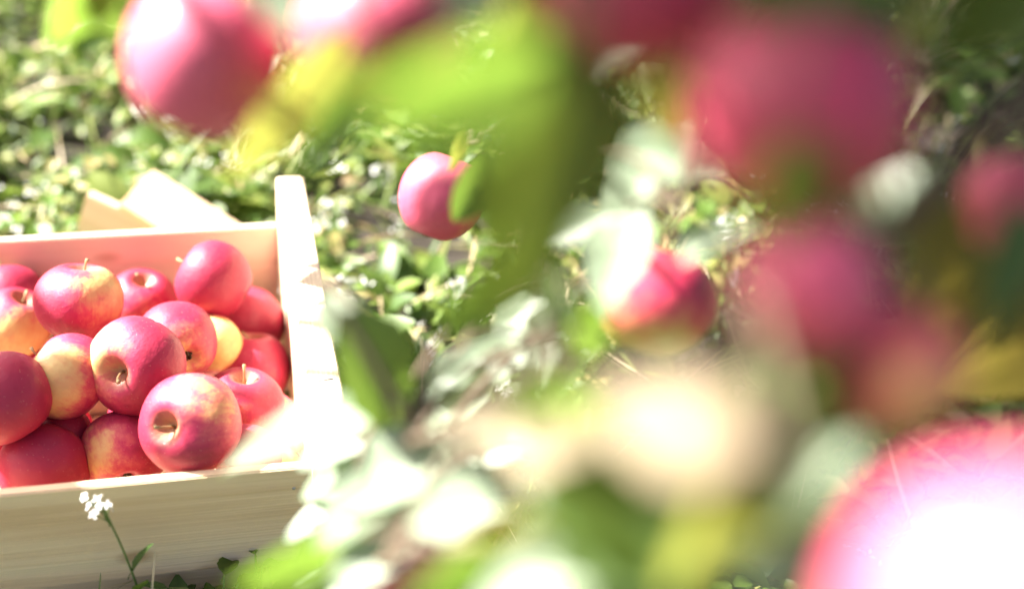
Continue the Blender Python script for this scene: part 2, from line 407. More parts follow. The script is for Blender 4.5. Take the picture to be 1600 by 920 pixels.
# px centre, px radius, height above the rim, stem axis (right, up, toward), pale side, how red, label
crate_apples = [
 (14, 432, 56, (-.2, .9, -.2), (.3, -.6, .5), .55, 'pink and orange apple at the top left, against the back board'),
 (127, 472, 66, (.12, .95, .12), (.75, .25, .4), .52, 'red and yellow apple with an upright stem, second along the back board'),
 (221, 470, 53, (.25, .75, .6), (.3, -.7, .5), .60, 'shaded pink apple by the back board showing its stem hollow'),
 (335, 437, 60, (-.85, .5, .15), (-.6, .5, -.2), .84, 'glossy red apple highest against the back board, sunlit on top'),
 (419, 503, 60, (-.1, .6, -.7), (-.3, -.8, .1), .95, 'dark red apple in the shaded back corner below the end panel'),
 (22, 505, 53, (.45, .80, .35), (.5, -.5, .6), .42, 'yellow apple with a red cap, at the crate left edge'),
 (4, 622, 76, (-.5, .8, .2), (.8, .3, -.3), .90, 'dark crimson apple in shade, cut by the left picture edge'),
 (106, 588, 68, (-.75, .55, .25), (-.1, -.1, 1), .45, 'yellowish orange apple with stem pointing left, beside the crimson one'),
 (214, 573, 77, (-.25, -.12, .95), (-.75, .2, .6), .60, 'pink and cream apple facing forward with stem in its hollow, mid heap'),
 (275, 538, 64, (-.5, .3, -.7), (.3, -.2, .6), .64, 'salmon pink apple tucked behind the cream and pink one'),
 (332, 540, 46, (.2, .5, -.8), (.4, .2, .9), .30, 'yellow apple peeping out behind the salmon pink one'),
 (432, 573, 58, (-.02, .95, .2), (.3, -.6, .5), .72, 'pink apple with upright stem beside the end panel'),
 (379, 632, 62, (.15, .85, .45), (.1, -.7, .6), .66, 'pink apple with a blown white top, behind the front facing one'),
 (297, 665, 79, (-.33, .05, .92), (.5, .55, .5), .66, 'large pink apple with deep stem hollow facing forward, near front board'),
 (468, 652, 46, (.1, .8, .4), (.2, .4, .6), .55, 'pale pink apple squeezed against the end panel, half behind a white leaf'),
 (192, 706, 65, (-.3, .6, -.6), (-.4, .1, .8), .62, 'red apple with a small sunlit patch, at the front board'),
 (66, 730, 69, (.2, .7, -.6), (0, -.9, .1), .92, 'plum red shaded apple low at the front board'),
 (97, 683, 48, (-.1, .9, .3), (.2, -.8, .3), .95, 'dark apple sunk in shadow between its neighbours'),
 (385, 712, 52, (.4, .5, -.6), (.2, -.6, .4), .85, 'red apple at the front board under the white leaf'),
 (452, 735, 44, (.3, .6, -.5), (0, .6, .7), .36, 'orange yellow apple in the front right crate corner'),
]
placed = []
for x, y, r, ax_, pale, bl, lab in crate_apples:
    # true radius near 37 mm: the pixel radius then sets the depth; small ones lie deeper
    R = .0375 if r > 50 else .034
    z = F_PX * R / r
    P = px(x, y, z); q = CI @ P
    placed.append((x, y, r, q.copy(), R)) 
    zc = float(np.clip(q.z, -.045, .018))
    while True:                                   # apples by a wall lie lower, so that they clear it
        P = ray_at_crate_height(x, y, zc); R = 1.03 * r * depth_of(P) / F_PX; q = CI @ P
        if (q.x < -R * .97 and q.y > R * .97) or zc < -.075: break
        zc -= .004
    P = CRATE @ Vector((min(q.x, -R * .97), min(max(q.y, R * .97), CD - R * .97), q.z))
    o = apple(P, R, ax_, pale, bl, lab, GC)
# the layer underneath, where it shows through the gaps
for x, y, z, bl, lab in ((-.143, .18, -.096, .85, 'apple deep in the gap just below the pink and cream apple'),
                         (-.221, .18, -.103, .92, 'dark apple deep between the yellowish orange apple and the sunlit patch apple'),
                         (-.299, .18, -.106, .80, 'apple showing as a sliver under the crimson apple'),
                         (-.201, .305, -.104, .70, 'apple glimpsed below the red and yellow apple with the upright stem'),
                         (-.279, .305, -.095, .75, 'apple glimpsed between the red capped yellow apple and the crimson apple')):
    apple(crate_p(x, y, z), .036, (random.uniform(-1, 1), random.uniform(-.2, 1), random.uniform(-1, 1)), (random.uniform(-1, 1), random.uniform(-1, 1), 0), bl, lab, GC)

# ------------------------------------------------------------------ apple tree: trunk, limbs, boughs with leaves
def leaf_mesh(seed, nu=10, nv=3, wid=.30):
    "apple leaf of length 1 along +x, blade folded along the midrib, drooping tip, with its petiole"
    r = random.Random(seed); fold = r.uniform(.10, .34) if seed != 7 else .05; droop = r.uniform(-.05, .30) if seed != 7 else .08; wave = r.uniform(.01, .035); ph = r.uniform(0, 6)
    tw = r.uniform(-.35, .35); w0 = wid * r.uniform(.88, 1.12)
    V, Fc = [], []
    for i in range(nu + 1):
        u = i / nu; s = u ** .82
        hw = w0 * (max(0.0, math.sin(math.pi * min(1, s))) ** .75) * (1 - .22 * u) + .004
        if 0 < i < nu: hw *= 1 + (.05 if i % 2 else -.03)              # toothed margin
        for k in range(-nv, nv + 1):
            v = k / nv; y = v * hw; z = abs(v) * hw * fold * 2 - droop * u * u + wave * math.sin(9 * u + ph + 2 * v) * abs(v)
            z += tw * v * hw * u
            V.append(Vector((u, y, z)))
    W = 2 * nv + 1
    for i in range(nu):
        for k in range(W - 1): Fc.append((i * W + k, i * W + k + 1, (i + 1) * W + k + 1, (i + 1) * W + k))
    tube(V, Fc, [(-.26, 0, -.03), (-.12, 0, .0), (.02, 0, -.004), (.5, 0, -droop * .25 - .006)], [.016, .012, .012, .006], 5)
    return mesh_from(V, Fc, name='leaf')
LM = {}
def leaf_variant(kind, k):
    key = (kind, k)
    if key not in LM:
        me = leaf_mesh(k); me.materials.append(M[kind]); LM[key] = me
    return LM[key]
VIEW = -FWD
HALF = (SUN + VIEW).normalized()
def leaf_normal(mode, P):
    v = (CAM - Vector(P)).normalized(); j = Vector([random.uniform(-1, 1) for _ in range(3)])
    if mode == 'gloss': n = (SUN + v).normalized() + j * .10
    elif mode == 'semi': n = (SUN + v).normalized() + j * .2 + RIGHT * .3
    elif mode == 'glow': n = v * .9 - SUN * .75 + j * .08
    elif mode == 'face': n = v + j * .15
    elif mode == 'edge': n = v * .45 - SUN * .3 + RIGHT * .8 + j * .05
    elif mode == 'lit': n = v * .8 + SUN * .55 + j * .1
    else: n = v * .8 + RIGHT * .35 - SUN * .15 + j * .15
    return n.normalized()
lcount = [0]
class Bough:
    def __init__(self, ctrl, r0, r1):
        self.pts = spline(ctrl, 8); k = len(self.pts)
        self.rad = [r0 + (r1 - r0) * (i / (k - 1)) ** .8 for i in range(k)]
        self.v, self.f, self.leaves = [], [], []
        tube(self.v, self.f, [p + Vector([random.uniform(-.002, .002) for _ in range(3)]) for p in self.pts], self.rad, 8)
    def spur(self, P, r=.0016):
        P = Vector(P); i = min(range(len(self.pts)), key=lambda i: (self.pts[i] - P).length)
        Q = self.pts[i]; d = (P - Q).length
        mid = Q.lerp(P, .5) + Vector((0, 0, .18 * d)) + Vector([random.uniform(-.06, .06) * d for _ in range(3)])
        tube(self.v, self.f, spline([Q, mid, P], 4), list(np.linspace(min(self.rad[i], r * 1.7), r, 9)), 6)
    def leaf(self, x, y, z, length, ang, mode, kind, var=None, wid=1.0):
        k = lcount[0] % 7 if var is None else var; lcount[0] += 1
        z, length = (z * NEARER, length * NEARER) if z < .8 else (z, length)
        P = px(x, y, z); n = leaf_normal(mode, P); a = rad(ang)
        d = RIGHT * math.cos(a) + UP * math.sin(a); d = (d - n * d.dot(n)).normalized(); s = n.cross(d)
        length /= max(.5, math.sqrt(max(0, 1 - d.dot(VIEW) ** 2)))           # foreshortened leaves are longer than they look
        base = P - d * length * .5
        self.leaves.append((Matrix.Translation(base) @ Matrix((d, s, n)).transposed().to_4x4() @ Matrix.Diagonal((length, length * wid, length, 1)), kind, k))
        self.spur(base - d * length * .25)
    def build(self, parent, label=None):
        b = link('branch', mesh_from(self.v, self.f), M['bark'], parent)
        if label: b['label'] = label
        for m_, kind, k in self.leaves:
            o = link('leaf', leaf_variant(kind, k), None, b); o.matrix_world = m_
        return b
TRUNK = Vector((1.30, -.15, 0))
tree = empty('apple_tree', TRUNK)
tag(tree, 'apple tree whose blurred leafy boughs hang across the right of the picture', 'tree')
class Parented:
    pass
top = TRUNK + Vector((-.05, .05, 1.05))
v, f = [], []
tube(v, f, spline([TRUNK + Vector((0, 0, -.05)), TRUNK + Vector((.03, .01, .35)), TRUNK + Vector((-.02, .03, .75)), top], 6), list(np.linspace(.095, .06, 19)), 14)
trunk_me = mesh_from(v, f)
limbs = [[top, top + Vector((-.35, .10, .38)), top + Vector((-.75, .35, .62)), top + Vector((-1.15, .7, .80))],
         [top, top + Vector((-.10, .35, .45)), top + Vector((-.30, .85, .80)), top + Vector((-.45, 1.3, 1.0))],
         [top, top + Vector((.25, .15, .5)), top + Vector((.35, .35, 1.0))],
         [top, top + Vector((-.30, -.15, .25)), top + Vector((-.55, -.2, .42)), top + Vector((-.9, -.12, .50))]]
v2, f2 = [], []
for lb in limbs: tube(v2, f2, spline(lb, 7), list(np.linspace(.05, .012, 7 * (len(lb) - 1) + 1)), 10)
limb_pts = [spline(lb, 7) for lb in limbs]

L3 = limbs[3]
B1 = Bough([L3[3], pf(1500, -420, .52), pf(1150, -230, .50), pf(820, -110, .50), pf(560, -120, .50), pf(330, -110, .52), pf(130, -110, .54)], .008, .0025)
B2 = Bough([L3[1], pf(2000, 60, .50), pf(1660, 130, .50), pf(1420, 330, .50), pf(1190, 520, .49), pf(960, 640, .52), pf(740, 660, .66), pf(610, 700, .75)], .008, .0022)
B3 = Bough([L3[1], pf(2300, 500, .45), pf(1800, 820, .42), pf(1420, 880, .42), pf(1120, 860, .44), pf(860, 860, .5), pf(660, 860, .67), pf(520, 900, .77)], .008, .0022)
B4 = Bough([pf(820, -110, .50), pf(860, 30, .55), px(880, 140, .64), px(810, 190, .82), px(735, 225, .93)], .003, .0016)
B5 = Bough([L3[2], pf(1700, -300, .46), pf(1400, -60, .46), pf(1260, 40, .52), pf(1120, 190, .58), pf(1060, 330, .74)], .006, .002)

# --- boughs at the top
B1.leaf(128, 10, .68, .062, -92, 'glow', 'leaf_lime', 1, .9)
B1.leaf(195, -5, .70, .05, -60, 'glow', 'leaf', 2)
B1.leaf(225, 30, .72, .035, -50, 'shade', 'leaf', 3)
B1.leaf(450, 175, .60, .090, -109, 'glow', 'leaf_yellow', 7, .62)
B1.leaf(520, 190, .585, .062, -112, 'shade', 'leaf', 2, .55)
B1.leaf(440, -5, .52, .036, -70, 'gloss', 'leaf_pale', 5)
B1.leaf(708, 142, .36, .056, 188, 'glow', 'leaf_lime', 0, 1.15)
B1.leaf(590, 105, .50, .04, 215, 'glow', 'leaf_brown', 6)
B1.leaf(838, 50, .50, .055, -75, 'glow', 'leaf_yellow', 1)
B1.leaf(742, 5, .52, .032, -30, 'gloss', 'leaf_pale', 2)
B1.leaf(945, 95, .68, .042, 10, 'gloss', 'leaf_pale', 3)
B1.leaf(1035, 130, .52, .03, -30, 'glow', 'leaf_yellow', 3)
B4.leaf(848, 300, .40, .078, -103, 'shade', 'leaf_dark', 4, .85)
B4.leaf(812, 410, .48, .05, -115, 'shade', 'leaf_dark', 0, .9)
B4.leaf(735, 480, .62, .045, -110, 'glow', 'leaf_lime', 5)
B4.leaf(905, 230, .46, .065, -80, 'shade', 'leaf_dark', 6)
B4.leaf(785, 300, .56, .055, -98, 'shade', 'leaf_dark', 7, .9)
B4.leaf(738, 300, .82, .046, -100, 'shade', 'leaf', 2, 1.1)
B4.leaf(715, 240, .90, .03, -80, 'glow', 'leaf_yellow', 3, .6)
B4.leaf(870, 190, .45, .06, -70, 'shade', 'leaf_dark', 1)
# --- middle right
B5.leaf(1005, 290, 0.787, 0.0889, 228, 'gloss', 'leaf_pale', 0)
B5.leaf(1045, 250, 0.762, 0.0508, -20, 'gloss', 'leaf_pale', 2)
B5.leaf(905, 360, 0.787, 0.0432, 200, 'gloss', 'leaf_pale', 4)
B5.leaf(965, 415, 0.762, 0.0698, -115, 'gloss', 'leaf_pale', 5)
B5.leaf(1120, 375, 0.680, 0.0420, 20, 'gloss', 'leaf_pale', 6, .7)
B5.leaf(1242, 315, 0.360, 0.0360, -70, 'shade', 'leaf_dark', 1, 1.3)
B5.leaf(1290, 5, 0.400, 0.0500, 185, 'shade', 'leaf', 2)
B5.leaf(1408, 70, 0.500, 0.0620, -82, 'edge', 'leaf_yellow', 3, .8)
B5.leaf(1375, -10, 0.500, 0.0500, -100, 'shade', 'leaf_brown', 3, .8)
B5.leaf(1405, 300, .58, .040, 25, 'gloss', 'leaf_pale', 4, 1.0)
B5.leaf(1368, 330, .56, .030, -60, 'gloss', 'leaf_pale', 2, 1.0)
B5.leaf(1540, 20, 0.460, 0.0500, -120, 'shade', 'leaf_dark', 2)
B5.leaf(1070, 160, 0.600, 0.0400, -50, 'glow', 'leaf_brown', 6)
B2.leaf(1255, 560, 0.420, 0.0550, 200, 'semi', 'leaf_dark', 5)
B2.leaf(1235, 690, 0.420, 0.0700, -112, 'semi', 'leaf', 0, .9)
B2.leaf(1200, 760, 0.430, 0.0400, -70, 'gloss', 'leaf', 3)
B2.leaf(1505, 470, .74, .115, -95, 'shade', 'leaf_brown', 1, 1.2)
B2.leaf(1565, 560, .76, .12, -80, 'glow', 'leaf_brown', 2, 1.1)
B2.leaf(1450, 400, 0.520, 0.0600, -60, 'shade', 'leaf_brown', 6)
B2.leaf(1570, 420, 0.450, 0.0500, -100, 'shade', 'leaf', 4)
B2.leaf(1045, 662, 0.340, 0.0400, 165, 'face', 'leaf_beige', 7, 1.35)
B2.leaf(780, 650, 0.460, 0.0420, 200, 'face', 'leaf_beige', 3, .9)
B2.leaf(870, 715, 0.440, 0.0450, 160, 'face', 'leaf_beige', 5)
B2.leaf(600, 590, 0.737, 0.0864, -42, 'shade', 'leaf', 1)
B2.leaf(545, 512, 0.762, 0.0457, -60, 'gloss', 'leaf_pale', 6)
B2.leaf(452, 678, .762, .105, 187, 'gloss', 'leaf_pale', 3, .62)
B2.leaf(850, 555, 0.80, 0.070, -105, 'gloss', 'leaf_pale', 0, .8)
B2.leaf(745, 575, 0.80, 0.068, 192, 'gloss', 'leaf_pale', 4, .7)
B2.leaf(872, 490, 0.580, 0.0350, -80, 'semi', 'leaf', 2, .7)
B2.leaf(690, 640, 0.80, 0.070, 210, 'gloss', 'leaf_pale', 1, .9)
B2.leaf(880, 650, 0.460, 0.0400, -30, 'glow', 'leaf_lime', 6)
B2.leaf(1000, 790, 0.420, 0.0600, 170, 'shade', 'leaf_dark', 5)
B2.leaf(920, 520, 0.600, 0.0350, -60, 'glow', 'leaf_lime', 3)
# --- lower
B3.leaf(600, 745, 0.737, 0.0762, 200, 'gloss', 'leaf_pale', 5)
B3.leaf(545, 815, 0.737, 0.0698, 215, 'gloss', 'leaf_pale', 2)
B3.leaf(600, 855, 0.724, 0.0762, 225, 'gloss', 'leaf_pale', 4)
B3.leaf(700, 800, 0.660, 0.0533, 170, 'gloss', 'leaf_pale', 6)
B3.leaf(660, 700, 0.80, 0.050, 130, 'gloss', 'leaf_pale', 0)
B3.leaf(455, 893, 0.600, 0.0450, 185, 'glow', 'leaf_lime', 1)
B3.leaf(730, 900, 0.520, 0.0550, 200, 'glow', 'leaf_lime', 3)
B3.leaf(830, 830, 0.460, 0.0420, 190, 'glow', 'leaf_yellow', 0)
B3.leaf(820, 925, 0.440, 0.0450, 175, 'gloss', 'leaf_pale', 2)
B3.leaf(1110, 850, 0.400, 0.0500, -80, 'glow', 'leaf_yellow', 6, 1.1)
B3.leaf(1180, 868, 0.400, 0.0260, -40, 'gloss', 'leaf_pale', 1, 1.2)
B3.leaf(980, 870, 0.420, 0.0550, 185, 'semi', 'leaf', 4)
B3.leaf(900, 800, 0.450, 0.0450, 160, 'semi', 'leaf', 3)
for x_, y_, l_, a_, k_ in ((525, 765, .05, 205, 1), (565, 725, .055, 165, 3), (650, 775, .05, 240, 0), (505, 860, .05, 200, 6), (690, 865, .05, 215, 2),
                           (560, 905, .055, 190, 5), (725, 735, .045, 150, 4), (620, 700, .045, 195, 2), (800, 520, .05, 250, 1), (865, 600, .05, 230, 3), (700, 590, .04, 200, 5)):
    B3.leaf(x_, y_, .80 + random.uniform(0, .04), l_ * 1.25, a_, 'gloss' if k_ != 0 else 'semi', 'leaf_pale' if k_ % 3 else 'leaf', k_, .85)
B3.leaf(600, 790, .80, .085, 195, 'gloss', 'leaf_pale', 7, .9)
B3.leaf(545, 860, .81, .085, 210, 'gloss', 'leaf_pale', 7, .9)
B3.leaf(655, 845, .82, .075, 185, 'gloss', 'leaf_pale', 1, .9)
B3.leaf(740, 690, .80, .07, 170, 'gloss', 'leaf_pale', 7, .8)
B3.leaf(528, 690, .80, .062, 205, 'gloss', 'leaf_pale', 7, .9)
B3.leaf(522, 745, .81, .060, 190, 'gloss', 'leaf_pale', 5, .9)
B3.leaf(560, 650, .80, .050, 215, 'gloss', 'leaf_pale', 1, .9)
B3.leaf(500, 800, .81, .055, 220, 'gloss', 'leaf_pale', 7, .8)
B3.leaf(1290, 900, 0.460, 0.0500, -70, 'shade', 'leaf_brown', 5)
B3.leaf(1010, 930, 0.450, 0.0500, 150, 'glow', 'leaf', 2)

# --- apples hanging on the boughs
GH = 'apples hanging on the tree'
def hanging(bough, x, y, z, r, axis, pale, blush, label, sz=1.0, pink=.10, matte=0):
    z = z * NEARER if z < .8 else z
    P = px(x, y, z); R = r * z / F_PX
    o = apple(P, R, axis, pale, blush, label, GH, sz=sz, pink=pink, matte=matte)
    bough.spur(P + view_dir(axis) * R * 1.12, .0014)
    return o
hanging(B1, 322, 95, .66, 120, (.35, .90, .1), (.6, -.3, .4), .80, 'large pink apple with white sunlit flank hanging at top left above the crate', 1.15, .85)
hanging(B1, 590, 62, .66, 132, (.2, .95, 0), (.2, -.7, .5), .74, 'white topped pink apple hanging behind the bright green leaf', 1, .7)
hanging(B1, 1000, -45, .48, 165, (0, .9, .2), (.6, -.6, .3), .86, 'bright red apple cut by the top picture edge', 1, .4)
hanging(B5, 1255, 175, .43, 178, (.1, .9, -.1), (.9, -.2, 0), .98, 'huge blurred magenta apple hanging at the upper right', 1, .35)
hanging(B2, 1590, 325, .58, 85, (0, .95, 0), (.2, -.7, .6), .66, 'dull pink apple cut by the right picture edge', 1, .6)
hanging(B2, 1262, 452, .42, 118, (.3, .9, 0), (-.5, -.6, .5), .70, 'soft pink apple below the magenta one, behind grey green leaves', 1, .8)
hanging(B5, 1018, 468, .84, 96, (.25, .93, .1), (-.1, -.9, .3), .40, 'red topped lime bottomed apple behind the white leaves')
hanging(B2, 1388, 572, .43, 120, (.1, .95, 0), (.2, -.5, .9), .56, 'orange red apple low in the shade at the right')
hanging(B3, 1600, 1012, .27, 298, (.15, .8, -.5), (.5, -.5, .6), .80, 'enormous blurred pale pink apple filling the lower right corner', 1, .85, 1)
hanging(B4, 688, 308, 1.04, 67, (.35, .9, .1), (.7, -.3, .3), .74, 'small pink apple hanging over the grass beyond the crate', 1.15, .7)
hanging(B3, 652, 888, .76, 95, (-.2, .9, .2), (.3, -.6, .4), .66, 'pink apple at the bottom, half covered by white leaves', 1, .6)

# crown above the picture: unseen leaves set along sun rays to shade chosen spots
sunlit = [(pf(x, y, z), r) for x, y, z, r in ((x, y, z * (1.27 if z > .54 and x > 460 and x not in (590, 1400) else 1), r) for x, y, z, r in (
    (322, 60, .66, .09), (260, 60, .66, .06), (300, 130, .66, .07), (590, 10, .58, .06), (715, 115, .42, .05), (1005, 290, .62, .06), (965, 415, .6, .05), (1400, 305, .58, .045), (1050, 655, .34, .06),
    (790, 650, .42, .05), (545, 512, .6, .05), (470, 676, .6, .06), (850, 555, .58, .06), (745, 575, .58, .05), (600, 745, .58, .06), (545, 815, .58, .06),
    (600, 855, .57, .07), (700, 800, .52, .05), (1500, 860, .28, .09), (1180, 868, .4, .03), (1110, 850, .4, .04), (820, 925, .44, .04), (452, 150, .6, .06), (1120, 375, .68, .03), (945, 95, .52, .02), (128, 40, .62, .04), (1200, 740, .42, .03)))]
sunlit.append((px(690, 300, 1.04), .08))
for gx_, gy_ in ((100, 100), (60, 300), (560, 330), (620, 480), (540, 230), (760, 300), (300, 300), (700, 560), (780, 620), (1060, 180), (1110, 360), (1150, 420)):
    sunlit.append((on_plane(gx_, gy_, .03), .09))
for x_, y_ in ((335, 400), (130, 440), (200, 540), (290, 640), (280, 510), (380, 600), (430, 570), (250, 740), (480, 560)):
    sunlit.append((on_plane(x_, y_, ZT + .03), .05))
def on_rim(x, y): return (on_plane(x, y, ZT), .045)
shaded = [(pf(1000, -20, .48), .10), (pf(1255, 150, .43), .11), (pf(1290, 430, .45), .10), (pf(1385, 570, .5), .09), (pf(1590, 320, .58), .10), 
          (pf(850, 300, .40), .06), (pf(870, 200, .45), .06), (pf(1050, 30, .48), .10), (pf(1300, 250, .43), .08), on_rim(20, 640), on_rim(60, 725), on_rim(0, 560)]
for gx_, gy_ in ((1300, 60), (1450, 60), (1560, 150), (1300, 250), (1450, 300), (1580, 300), (1250, 450), (1400, 480), (1550, 500), (1300, 620), (1450, 650), (1330, 760), (1250, 850), (950, 170), (880, 260), (1180, 120), (1000, 60), (1650, 50), (1650, 400)):
    shaded.append((on_plane(gx_, gy_, .02), .15))
crown_v, crown_f = [], []
lm0 = [leaf_mesh(k, 4, 1) for k in range(4)]
lm_np = []
for me in lm0:
    co = np.array([v.co[:] for v in me.vertices]); fs = [tuple(p.vertices) for p in me.polygons]
    lm_np.append((co, fs))
kept = 0
for P, r in shaded:
    near_cam = (P - CAM).length < .75
    acc = []; e1 = SUN.cross(Vector((0, 0, 1))).normalized(); e2 = SUN.cross(e1)
    for k in range(int(3.2 * math.pi * r * r / .0016)):
        t = random.uniform(.18, .55) if near_cam else random.uniform(.8, 1.3)
        a_, rr = random.uniform(0, 6.28), r * math.sqrt(random.random())
        Q = P + SUN * t + (e1 * math.cos(a_) + e2 * math.sin(a_)) * rr
        if Q.z < .5: continue
        s = to_px(Q)
        if s and s[2] > .02 and -260 - 60 / s[2] < s[0] < 1860 and -(110 + 70 / s[2]) < s[1] < 1100: continue
        if (Q - CAM).length < .2: continue
        bad = False
        for S, sr in sunlit:
            w = Q - S; a = w.dot(SUN)
            if a > 0 and (w - SUN * a).length < sr + .022: bad = True; break
        if bad: continue
        co, fs = lm_np[k % 4]; ln = random.uniform(.06, .09)
        q = Quaternion(Vector((random.gauss(0, 1), random.gauss(0, 1), random.gauss(0, .4))).normalized(), random.uniform(-1.1, 1.1)) @ Quaternion((0, 0, 1), random.uniform(0, 6.28))
        Rm = np.array(q.to_matrix()); vv = (co * ln) @ Rm.T + np.array(Q); n0 = len(crown_v)
        crown_v.extend(vv.tolist()); crown_f.extend(tuple(n0 + i for i in ff) for ff in fs); kept += 1; acc.append(Q)
    if acc:      # a twig carries each spray of leaves
        ctr = sum(acc, Vector()) / len(acc)
        lq = min((p for lb in limb_pts for p in lb), key=lambda p: (p - ctr).length)
        tube(v2, f2, spline([lq, lq.lerp(ctr, .5) + Vector((0, 0, .08)), ctr, ctr + (ctr - lq).normalized() * .08], 5), list(np.linspace(.008, .002, 16)), 6)

limb_me = mesh_from(v2, f2)
# build the tree parts in the tree's frame
def place_child(o, parent):
    o.parent = parent; o.matrix_parent_inverse = Matrix.Translation(-TRUNK)
o = link('trunk', trunk_me, M['bark']); place_child(o, tree)
o = link('limb', limb_me, M['bark']); place_child(o, tree)
for B in (B1, B2, B3, B4, B5):
    b = link('branch', mesh_from(B.v, B.f), M['bark']); place_child(b, tree)
    for m_, kind, k in B.leaves:
        lf = bpy.data.objects.new('leaf', leaf_variant(kind, k)); C.objects.link(lf)
        lf.parent = b; lf.matrix_parent_inverse = Matrix.Identity(4); lf.matrix_basis = m_
o = link('crown', mesh_from(crown_v, crown_f), M['leaf']); place_child(o, tree); o['kind'] = 'stuff'

# ------------------------------------------------------------------ ground cover
def blocked(x, y):
    "inside the crate"
    c, s = math.cos(YAW), math.sin(YAW); lx = c * x + s * y; ly = -s * x + c * y
    return (lx > -LEN - TP - .005) & (lx < TP + .005) & (ly > -TB - .003) & (ly < CD + TB + .003)
def scatter(n, box, keep=None):
    x = rng.uniform(box[0], box[1], n); y = rng.uniform(box[2], box[3], n)
    m = ~blocked(x, y)
    if keep is not None: m &= rng.random(n) < keep(x, y)
    return x[m], y[m]
BARE = [(on_plane(45, 95, 0), .085), (on_plane(105, 250, 0), .10), (on_plane(195, 215, 0), .05), (on_plane(20, 335, 0), .05), (on_plane(395, 240, 0), .05), (on_plane(1500, 230, 0), .15)]
def bare(x, y):
    k = np.ones_like(x)
    for q, r in BARE: k = k * (1 - .96 * np.exp(-(((x - q.x) ** 2 + (y - q.y) ** 2) / r ** 2) ** 2))
    return k
def weed_density(x, y):
    d = vnoise(x * 4.3 + 3, y * 4.3, 11) * .6 + vnoise(x * 12, y * 12, 12) * .4
    k = np.clip((d - .26) * 4.2, .06, 1)
    return k * bare(x, y)
def blades(name, x, y, z, length, width, az, el, bend, twist, m, rows=3, oval=False):
    "many thin leaves in one mesh: rows of three vertices along a bent midrib"
    n = len(x); us = np.linspace(0, 1, rows + 1); V = []
    d = np.stack([np.cos(az), np.sin(az)], 1); side = np.stack([-np.sin(az), np.cos(az), np.zeros(n)], 1)
    for u in us:
        ang = el - bend * u
        # position along an arc
        a = el - bend * u * .5
        h = length * u * np.cos(a); zz = length * u * np.sin(a)
        c = np.stack([x + d[:, 0] * h, y + d[:, 1] * h, z + zz], 1)
        hw = (width * (np.sin(math.pi * min(.97, .06 + .94 * u ** .85)) ** .8) if oval else width * (1 - u) ** .6 + .0003) * np.ones(n)
        up = np.stack([-d[:, 0] * np.sin(ang), -d[:, 1] * np.sin(ang), np.cos(ang)], 1)
        tw = twist * (1 if oval else u * 2.0)
        sv = side * np.cos(tw)[:, None] + up * np.sin(tw)[:, None]; upv = up * np.cos(tw)[:, None] - side * np.sin(tw)[:, None]
        fold = .30 if oval else .2
        V += [c + sv * hw[:, None] + upv * (hw * fold)[:, None], c, c - sv * hw[:, None] + upv * (hw * fold)[:, None]]
    k = 3 * (rows + 1)
    V = np.stack(V, 1).reshape(-1, 3)
    fl = []
    for r in range(rows):
        for s in (0, 1): fl.append((r * 3 + s, r * 3 + s + 1, r * 3 + s + 4, r * 3 + s + 3))
    Fq = (np.arange(n)[:, None, None] * k + np.array(fl)[None]).reshape(-1, 4)
    me = bpy.data.meshes.new(name); me.vertices.add(len(V)); me.vertices.foreach_set('co', V.astype(np.float32).ravel())
    me.loops.add(Fq.size); me.loops.foreach_set('vertex_index', Fq.astype(np.int32).ravel())
    me.polygons.add(len(Fq)); me.polygons.foreach_set('loop_start', np.arange(0, Fq.size, 4, dtype=np.int32))
    me.polygons.foreach_set('use_smooth', np.ones(len(Fq), bool)); me.update(calc_edges=True); me.validate()
    return link(name, me, m)
NEAR = (-1.0, 1.15, -.45, 2.6)
def zones(n_near, n_far):
    yield n_near, NEAR, 1.0
    yield n_far, (-2.6, 2.8, -1.2, 4.6), 1.5
def stuff(gen, name, label, cat):
    i = 0
    for o in gen:
        tag(o, label if i == 0 else label + ', farther out', cat, kind='stuff'); i += 1
def weeds():
    for n, box, s in zones(46000, 20000):
        x, y = scatter(n, box, weed_density); k = len(x)
        dens = weed_density(x, y)
        top = .012 + .065 * vnoise(x * 6, y * 6, 21) * dens
        z = soil_h(x, y) + top * np.sqrt(rng.random(k))
        ln = rng.lognormal(math.log(.019), .45, k) * s
        yield blades('weeds', x, y, z, ln, ln * rng.uniform(.18, .44, k), rng.uniform(0, 6.283, k), rng.uniform(-.2, 1.0, k), rng.uniform(.1, 1.3, k), rng.normal(0, .35, k), M['weed'], 3, True)
def foot_weeds():
    n = 2600; lx = rng.uniform(-.30, .10, n); ly = rng.uniform(-.11, -.02, n)
    m = rng.random(n) < np.clip((lx + .20) * 6, .12, 1); lx, ly = lx[m], ly[m]; k = len(lx)
    c, sn = math.cos(YAW), math.sin(YAW); x, y = c * lx - sn * ly, sn * lx + c * ly
    z = .008 + rng.random(k) * (.050 + .03 * vnoise(lx * 30, ly * 30, 61)); ln = rng.lognormal(math.log(.02), .35, k)
    yield blades('weeds', x, y, z, ln, ln * rng.uniform(.18, .4, k), rng.uniform(0, 6.283, k), rng.uniform(-.2, 1.1, k), rng.uniform(.1, 1.2, k), rng.normal(0, .35, k), M['weed'], 3, True)
def big_weeds():
    x, y = scatter(2600, NEAR, weed_density); k = len(x)
    z = soil_h(x, y) + rng.uniform(.01, .05, k); ln = rng.uniform(.04, .075, k)
    yield blades('weeds', x, y, z, ln, ln * rng.uniform(.22, .36, k), rng.uniform(0, 6.283, k), rng.uniform(-.1, 1.1, k), rng.uniform(.3, 1.5, k), rng.normal(0, .4, k), M['weed'], 5, True)
